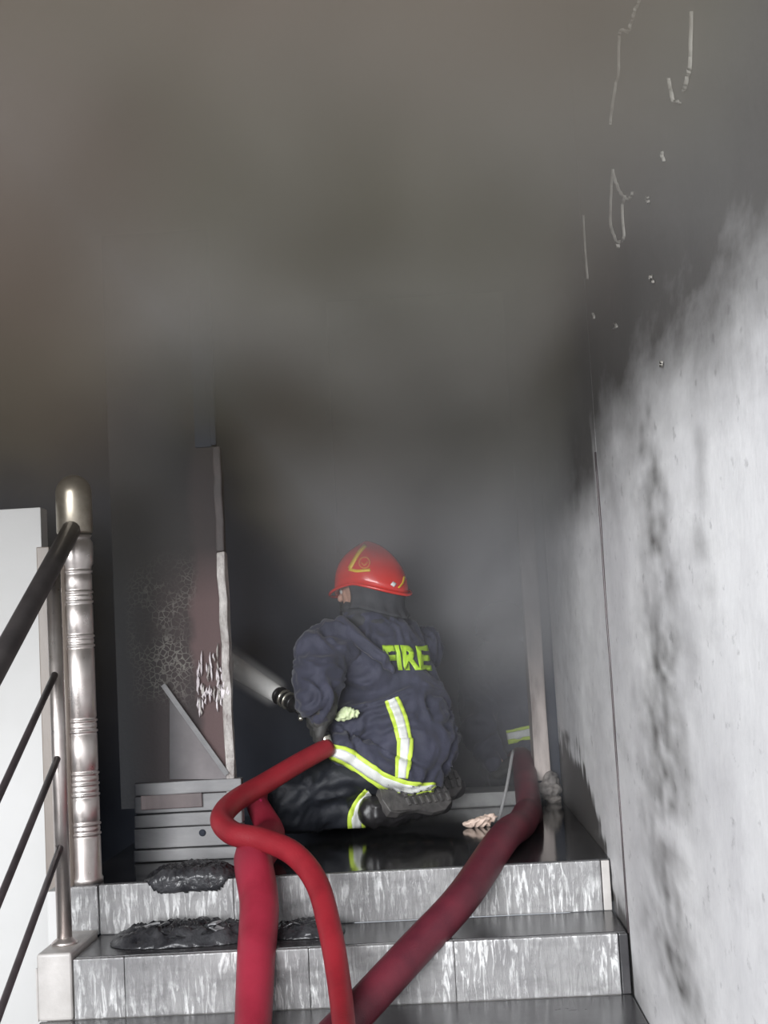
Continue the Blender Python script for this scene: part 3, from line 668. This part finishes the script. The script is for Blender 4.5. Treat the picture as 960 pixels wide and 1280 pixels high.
nf = mesh('neck_curtain', fl, Fc, M['collar'], None, True); m_ = nf.modifiers.new('t', 'SOLIDIFY'); m_.thickness = .005; adopt(ff, nf)
th_ = bvh(hel)
def stripe(name, pts, wd, m_):
    rows = fit_rows(th_, pts, [wd]*len(pts), [-1, 0, 1], .8, 5, .005); adopt(ff, strip(name, rows, 0, 2, m_, None, .002))
stripe('helmet_stripe', [(457, 683), (449, 692), (443, 702), (438, 711)], 4.5, M['yellow'])
stripe('helmet_stripe', [(437, 712), (447, 714), (456, 713.5), (463, 713)], 3.5, M['yellow'])
M['emblem'] = mat('faded_orange_emblem', (.75, .22, .03), .4)
cpts = [(456+6.5*math.cos(a), 704+6.5*math.sin(a)) for a in np.linspace(0, 2*PI, 12)]
stripe('helmet_emblem', cpts, 1.6, M['emblem']); stripe('helmet_emblem', [(452, 704), (456, 707), (460, 703)], 1.6, M['emblem'])
stripe('helmet_label', [(489, 729), (493, 732)], 5, M['silver']); stripe('helmet_label', [(497, 735), (502, 729), (504, 721)], 2, M['yellow'])

# nozzle held in his hands, and its jet
nzl = empty('hose_nozzle', at(375, 890, .62), 'dark ribbed fire nozzle gripped in the kneeling firefighter\'s gloves', 'nozzle')
A = at(406, 930, .61); B = at(383, 892, .70); Cc = at(347, 868, .80)
adopt(nzl, tube('coupling', [at(409, 933, .60), at(405, 921, .605)], .022, M['brass']))
adopt(nzl, tube('grip_pipe', [at(405, 922, .605), at(396, 905, .64), at(384, 890, .70), at(372, 882, .74)], [.022, .021, .022, .023], M['black_metal']))
ax = (Cc-at(384, 890, .70)).normalized()
adopt(nzl, tube('barrel', [at(378, 886, .72), Cc], [.023, .027], M['black_metal'], sub=4))
for t in (.35, .55, .72, .9):
    c = at(378, 886, .72).lerp(Cc, t); V, Fc = tube_mesh([c-ax*.004, c-ax*.002, c+ax*.002, c+ax*.004], [.027, .032, .032, .027], 20); adopt(nzl, mesh('ring', V, Fc, M['brass'] if t in (.55, .72) else M['black_metal'], None, True))
V0, F0 = ico(2); adopt(nzl, mesh('shut_off_knob', [tuple(at(376, 898, .64)+Vector(v)*.010) for v in V0], F0, M['brass'], None, True))
# spray: soft column of water leaving the nozzle towards the burnt door
m = bpy.data.materials.new('water_spray'); m.use_nodes = True; nt = m.node_tree; nt.nodes.remove(nt.nodes['Principled BSDF'])
vol = nt.nodes.new('ShaderNodeVolumeScatter'); vol.inputs['Color'].default_value = (.98, .97, .94, 1)
nt.links.new(vol.outputs[0], nt.nodes['Material Output'].inputs['Volume'])
tcj = N(m, 'ShaderNodeTexCoord'); spj = N(m, 'ShaderNodeSeparateXYZ'); L(m, tcj.outputs['Object'], spj.inputs[0])
cj = N(m, 'ShaderNodeCombineXYZ'); L(m, spj.outputs[0], cj.inputs[0]); L(m, spj.outputs[1], cj.inputs[1])
lj = N(m, 'ShaderNodeVectorMath', operation='LENGTH'); L(m, cj.outputs[0], lj.inputs[0])
rj = mth0(m, 'DIVIDE', lj.outputs['Value'], mth0(m, 'ADD', mth0(m, 'MULTIPLY', spj.outputs[2], .05), .060))
mr = N(m, 'ShaderNodeMapRange', interpolation_type='SMOOTHSTEP'); L(m, rj, mr.inputs[0])
for k_, q_ in enumerate((1.0, .30, 0.0, 22.0)): mr.inputs[k_+1].default_value = q_
L(m, mr.outputs[0], vol.inputs['Density']); M['spray'] = m
dirj = (at(300, 838, .92)-Cc).normalized()
V, Fc = tube_mesh([Vector((0, 0, t)) for t in np.linspace(.004, .50, 8)], [.062+.05*t for t in np.linspace(0, .5, 8)], 20)
js = mesh('water_jet', V, Fc, M['spray'], None, True); js.location = Cc; js.rotation_euler = dirj.to_track_quat('Z', 'Y').to_euler()
tag(js, 'pale blurred jet of water shooting from the nozzle towards the burnt door', 'water jet')

V, Fc = tube_mesh([Vector((0, 0, t)) for t in np.linspace(.002, .48, 8)], [.029+.035*t for t in np.linspace(0, .5, 8)], 16)
jc = mesh('jet_core', V, Fc, noisy('aerated_white_water', (.88, .86, .82), (.95, .93, .90), 10, .7, bs=.2), js, True)

# ------------------------------------------------------------------ second firefighter, in the doorway, half lost in smoke
f2 = empty('person', (1.26, 1.9, 0), 'second firefighter crouching in the smoky doorway behind the frame', 'person')
R2 = math.radians(-10)
hd2 = at(628, 790, 1.98)
wr2 = at(628, 962, 1.62)
body2 = organic('body', [[(at(640, 940, 1.92), (.12, .09, .10), R2), (at(634, 860, 1.95), (.12, .09, .12), R2), (at(628, 830, 1.97), (.055, .055, .05), R2)], [(hd2, (.08, .09, .10))],
    [(at(600, 860, 1.88), .045), (at(600, 918, 1.72), .036)], [(at(600, 918, 1.72), .036), (wr2, .026)]]+
    [[(at(660, 960, 1.95), .06), (at(642, 985, 1.76), .045)]], .012, 4, M['skin'])
adopt(f2, body2)
coat2 = organic('coat', [[(at(628, 812, 1.98), (.09, .09, .07), R2), (at(630, 835, 1.98), (.17, .13, .09), R2), (at(634, 880, 1.95), (.19, .16, .15), R2), (at(646, 930, 1.93), (.20, .17, .12), R2)],
    [(at(598, 848, 1.88), .085), (at(600, 915, 1.72), .075)], [(at(598, 915, 1.72), .068), (at(620, 955, 1.64), .050)],
    [(at(672, 850, 1.98), .09), (at(700, 920, 1.8), .07)]], .01, 5, M['coat'], folds=[(.012, (9, 9, 5))])
adopt(f2, coat2)
tr2 = organic('trousers', [[(at(648, 960, 1.93), (.17, .16, .09), R2), (at(640, 985, 1.74), .075)], [(at(665, 985, 1.75), .08), (at(690, 990, 1.95), .07)], [(at(650, 990, 1.8), .08), (at(650, 1000, 2.1), .06)]], .01, 5, M['trouser'], folds=[(.008, (12, 12, 9))])
adopt(f2, tr2)
hel2 = organic('helmet', [[(hd2+Vector((0, 0, .035)), (.115, .13, .10), R2)], [(hd2+Vector((0, 0, -.01)), (.125, .15, .02), R2)]], .008, 4, M['black_metal']); adopt(f2, hel2)
t2 = bvh(coat2)
rows = fit_rows(t2, [(634, 921), (650, 918), (668, 914), (680, 911)], [17, 17, 17, 17], [-1, -.55, -.3, .3, .55, 1], 1.75, 6, .006)
adopt(f2, strip('lime_band', rows, 0, 1, M['lime'], None), strip('silver_band', rows, 1, 4, M['silver'], None), strip('lime_band', rows, 4, 5, M['lime'], None))
h2 = organic('glove', hand_chains(wr2, at(643, 952, 1.585), (-.2, .9, .3), (.3, -.1, -.9), 1.0), .0045, 2, M['glove']); adopt(f2, h2)

# ------------------------------------------------------------------ water trickle, debris
m = bpy.data.materials.new('falling_water'); m.use_nodes = True; b_ = m.node_tree.nodes['Principled BSDF']
b_.inputs['Base Color'].default_value = (.8, .8, .8, 1); b_.inputs['Roughness'].default_value = .25; b_.inputs['Transmission Weight'].default_value = .55; M['trickle'] = m
scr = organic('torn_scrap', [[(Vector((-.045, 0, .010)), (.022, .012, .008)), (Vector((-.01, 0, .018)), (.03, .016, .010)), (Vector((.03, .01, .028)), (.02, .014, .014))], [(Vector((-.04, -.012, .012)), (.022, .008, .006)), (Vector((0, -.012, .024)), (.03, .010, .008))], [(Vector((0, .01, .008)), (.035, .02, .008))]], .004, 2, mat('pale_pink_scrap', (.80, .62, .52), .5), folds=[(.006, (20, 20, 60))])
scr.location = (1.125, .80, .002); tag(scr, 'small pale pinkish torn scrap on the wet black landing', 'debris')
V, Fc = tube_mesh(spline([tuple(at(641, 938, 1.30)), tuple(at(633, 985, 1.12)), tuple(at(622, 1030, .95)), tuple(at(614, 1062, .80))], 6), .006, 8)
o = mesh('water_trickle', V, Fc, M['trickle'], None, True); tag(o, 'thin whitish trickle of water falling beside the pale scrap', 'water')

deb = 'charred scraps on the steps'
def scrap(name, c, r, m_, label, seed, lip=False):
    """ragged mound of scraps: a ridged height field with a flat underside"""
    nx, ny = 84, 48; V = []; Fc = []
    def hgt(u, v):
        x_, y_ = u*r[0], v*r[1]; q = Vector((x_*18+seed, y_*18, seed)); wob = noise.noise(q*.6)*.35
        e = 1-(u*u+v*v)**.5-wob*(.2 if lip else .6)
        if e <= 0: return 0
        n_ = 1-abs(noise.noise(q*1.7))*2; n4 = 1-abs(noise.noise(q*4+Vector((5, 5, 5))))*2
        return r[2]*min(1, e*3.2)**.7*(.52+.28*n_+.18*n4)
    for j in range(ny+1):
        for i in range(nx+1):
            u, v = -1.25+2.5*i/nx, -1.25+2.5*j/ny; h = max(0, hgt(u, v)); x_, y_ = c[0]+u*r[0], c[1]+v*r[1]; z_ = c[2]+h
            if lip and y_ < .0:
                z_ = c[2]+h*.6+max(-.034, y_*1.0) if h > 0 else c[2]; y_ = -.006-h*.35 if h > 0 else .004
            V.append((x_-c[0], y_-c[1], z_-c[2]))
    idx = lambda i, j: j*(nx+1)+i
    for j in range(ny):
        for i in range(nx):
            q = (idx(i, j), idx(i+1, j), idx(i+1, j+1), idx(i, j+1))
            if any(V[k][2] != 0 for k in q): Fc.append(q)
    o = mesh(name, V, Fc, m_, None, True); bm = bmesh.new(); bm.from_mesh(o.data); bmesh.ops.delete(bm, geom=[v for v in bm.verts if not v.link_faces], context='VERTS'); bm.to_mesh(o.data); bm.free()
    o.location = c; m = o.modifiers.new('t', 'SOLIDIFY'); m.thickness = .0015; m.offset = 1
    return tag(o, label, 'debris')
scrap('charred_heap', (.26, .07, .001), (.135, .14, .036), M['debris'], 'black sodden heap on the landing edge below the burnt door', 3, True)
hp2 = scrap('charred_heap', (.26, -.125, -H1+.001), (.20, .105, .050), M['debris'], 'wide flat pile of wet charred scraps on the step between railing and crimson hose', 5)
hp3 = scrap('charred_heap', (.60, -.11, -H1+.001), (.10, .085, .034), M['debris'], 'small charred pile on the step between crimson and looping red hose', 8)
random.seed(21)
for i in range(16):
    if i < 12: c = (random.uniform(.14, .37), random.uniform(-.22, -.10), -H1+random.uniform(.030, .046))
    else: c = (random.uniform(.52, .65), random.uniform(-.2, -.12), -H1+.028)
    hh_ = hp2 if i < 12 else hp3; rc_ = bvh(hh_).ray_cast(Vector((c[0], c[1], .2))-hh_.location, Vector((0, 0, -1)))
    c = (c[0], c[1], (rc_[0].z+hh_.location.z+.004) if rc_[0] else -H1+.004)
    l, w_ = random.uniform(.012, .028), random.uniform(.006, .013)
    bm = box(-l, l, -w_, w_, -.002, .002, .0008, 1, cuts=1)
    for v in bm.verts: v.co += Vector((random.uniform(-.004, .004), random.uniform(-.004, .004), random.uniform(-.001, .003)))
    o = bmo('burnt_flake', bm, M['debris_pale'] if i % 4 == 0 else M['debris']); o.location = c; o.rotation_euler = (random.uniform(-.4, .4), random.uniform(-.4, .4), random.uniform(0, 3))
    tag(o, ('pale ash-grey burnt flake lying on the charred piles of the step' if i % 4 == 0 else 'thin black burnt flake lying on the charred piles of the step'), 'debris', 'burnt flakes on the step')

# ------------------------------------------------------------------ smoke
m = bpy.data.materials.new('fire_smoke'); m.use_nodes = True; nt = m.node_tree; nt.nodes.remove(nt.nodes['Principled BSDF'])
vs = nt.nodes.new('ShaderNodeVolumePrincipled'); nt.links.new(vs.outputs[0], nt.nodes['Material Output'].inputs['Volume'])
vs.inputs['Anisotropy'].default_value = -.15
tcn = N(m, 'ShaderNodeTexCoord'); sp = N(m, 'ShaderNodeSeparateXYZ'); L(m, tcn.outputs['Object'], sp.inputs[0]); X, Y_, Z = sp.outputs
def mth(op, a, b=None, c=None):
    n = N(m, 'ShaderNodeMath', operation=op)
    for i, v in enumerate((a, b, c)):
        if v is None: continue
        if isinstance(v, (int, float)): n.inputs[i].default_value = v
        else: L(m, v, n.inputs[i])
    return n.outputs[0]
def sms(v, a, b, o0=0.0, o1=1.0):
    n = N(m, 'ShaderNodeMapRange', interpolation_type='SMOOTHSTEP'); L(m, v, n.inputs[0])
    for i, q in enumerate((a, b, o0, o1)): n.inputs[i+1].default_value = q
    return n.outputs[0]
nz_ = N(m, 'ShaderNodeTexNoise'); nz_.inputs['Scale'].default_value = 1.5; nz_.inputs['Detail'].default_value = 2.5; nz_.inputs['Distortion'].default_value = .6; L(m, tcn.outputs['Object'], nz_.inputs['Vector'])
nn = mth('SUBTRACT', nz_.outputs['Fac'], .5)
zb = mth('ADD', sms(Y_, -1.6, -.2, 1.04, 1.40), 0.0)
zb = mth('SUBTRACT', zb, mth('MULTIPLY', mth('MULTIPLY', sms(X, .05, .85), sms(Y_, -.6, .4)), .66))
zb = mth('SUBTRACT', zb, mth('MULTIPLY', mth('MULTIPLY', sms(X, .85, 1.2), sms(Y_, .7, 1.3)), .40))
zz = mth('SUBTRACT', mth('ADD', Z, mth('MULTIPLY', nn, 1.0)), zb)
dens = mth('MULTIPLY', sms(zz, -.10, .50), 2.4)
dens = mth('MULTIPLY', dens, sms(Y_, -.6, .6, .42, 1.5))
dens = mth('MULTIPLY', dens, mth('ADD', .7, mth('MULTIPLY', nn, 1.6)))
dens = mth('ADD', mth('MAXIMUM', dens, 0.0), mth('MULTIPLY', mth('MULTIPLY', sms(X, .55, .95), mth('ADD', sms(Y_, .2, 1.2, 0, .30), sms(Y_, 1.45, 1.75, 0, 1.5))), mth('ADD', .75, nn)))
dens = mth('ADD', dens, mth('MULTIPLY', mth('MULTIPLY', sms(Z, .1, 1.0), sms(Y_, -1.0, .2)), .09))
L(m, mth('MULTIPLY', dens, sms(Y_, -2.9, -2.5)), vs.inputs['Density'])
n2 = N(m, 'ShaderNodeTexNoise'); n2.inputs['Scale'].default_value = 1.1; n2.inputs['Detail'].default_value = 1; L(m, tcn.outputs['Object'], n2.inputs['Vector'])
hi_ = ramp(m, n2.outputs['Fac'], [(.42, (.250, .230, .172)), (.58, (.256, .205, .168))])
L(m, mix(m, mth('MAXIMUM', sms(Z, .85, 1.55), sms(X, .85, .3)), (.50, .50, .515), hi_), vs.inputs['Color'])
o = bmo('smoke', box(-3.1, XW-.012, -2.95, 5.1, .06, 3.6), m); tag(o, 'thick brown-grey smoke rolling under the ceiling and out of the doorway', 'smoke', kind='stuff')
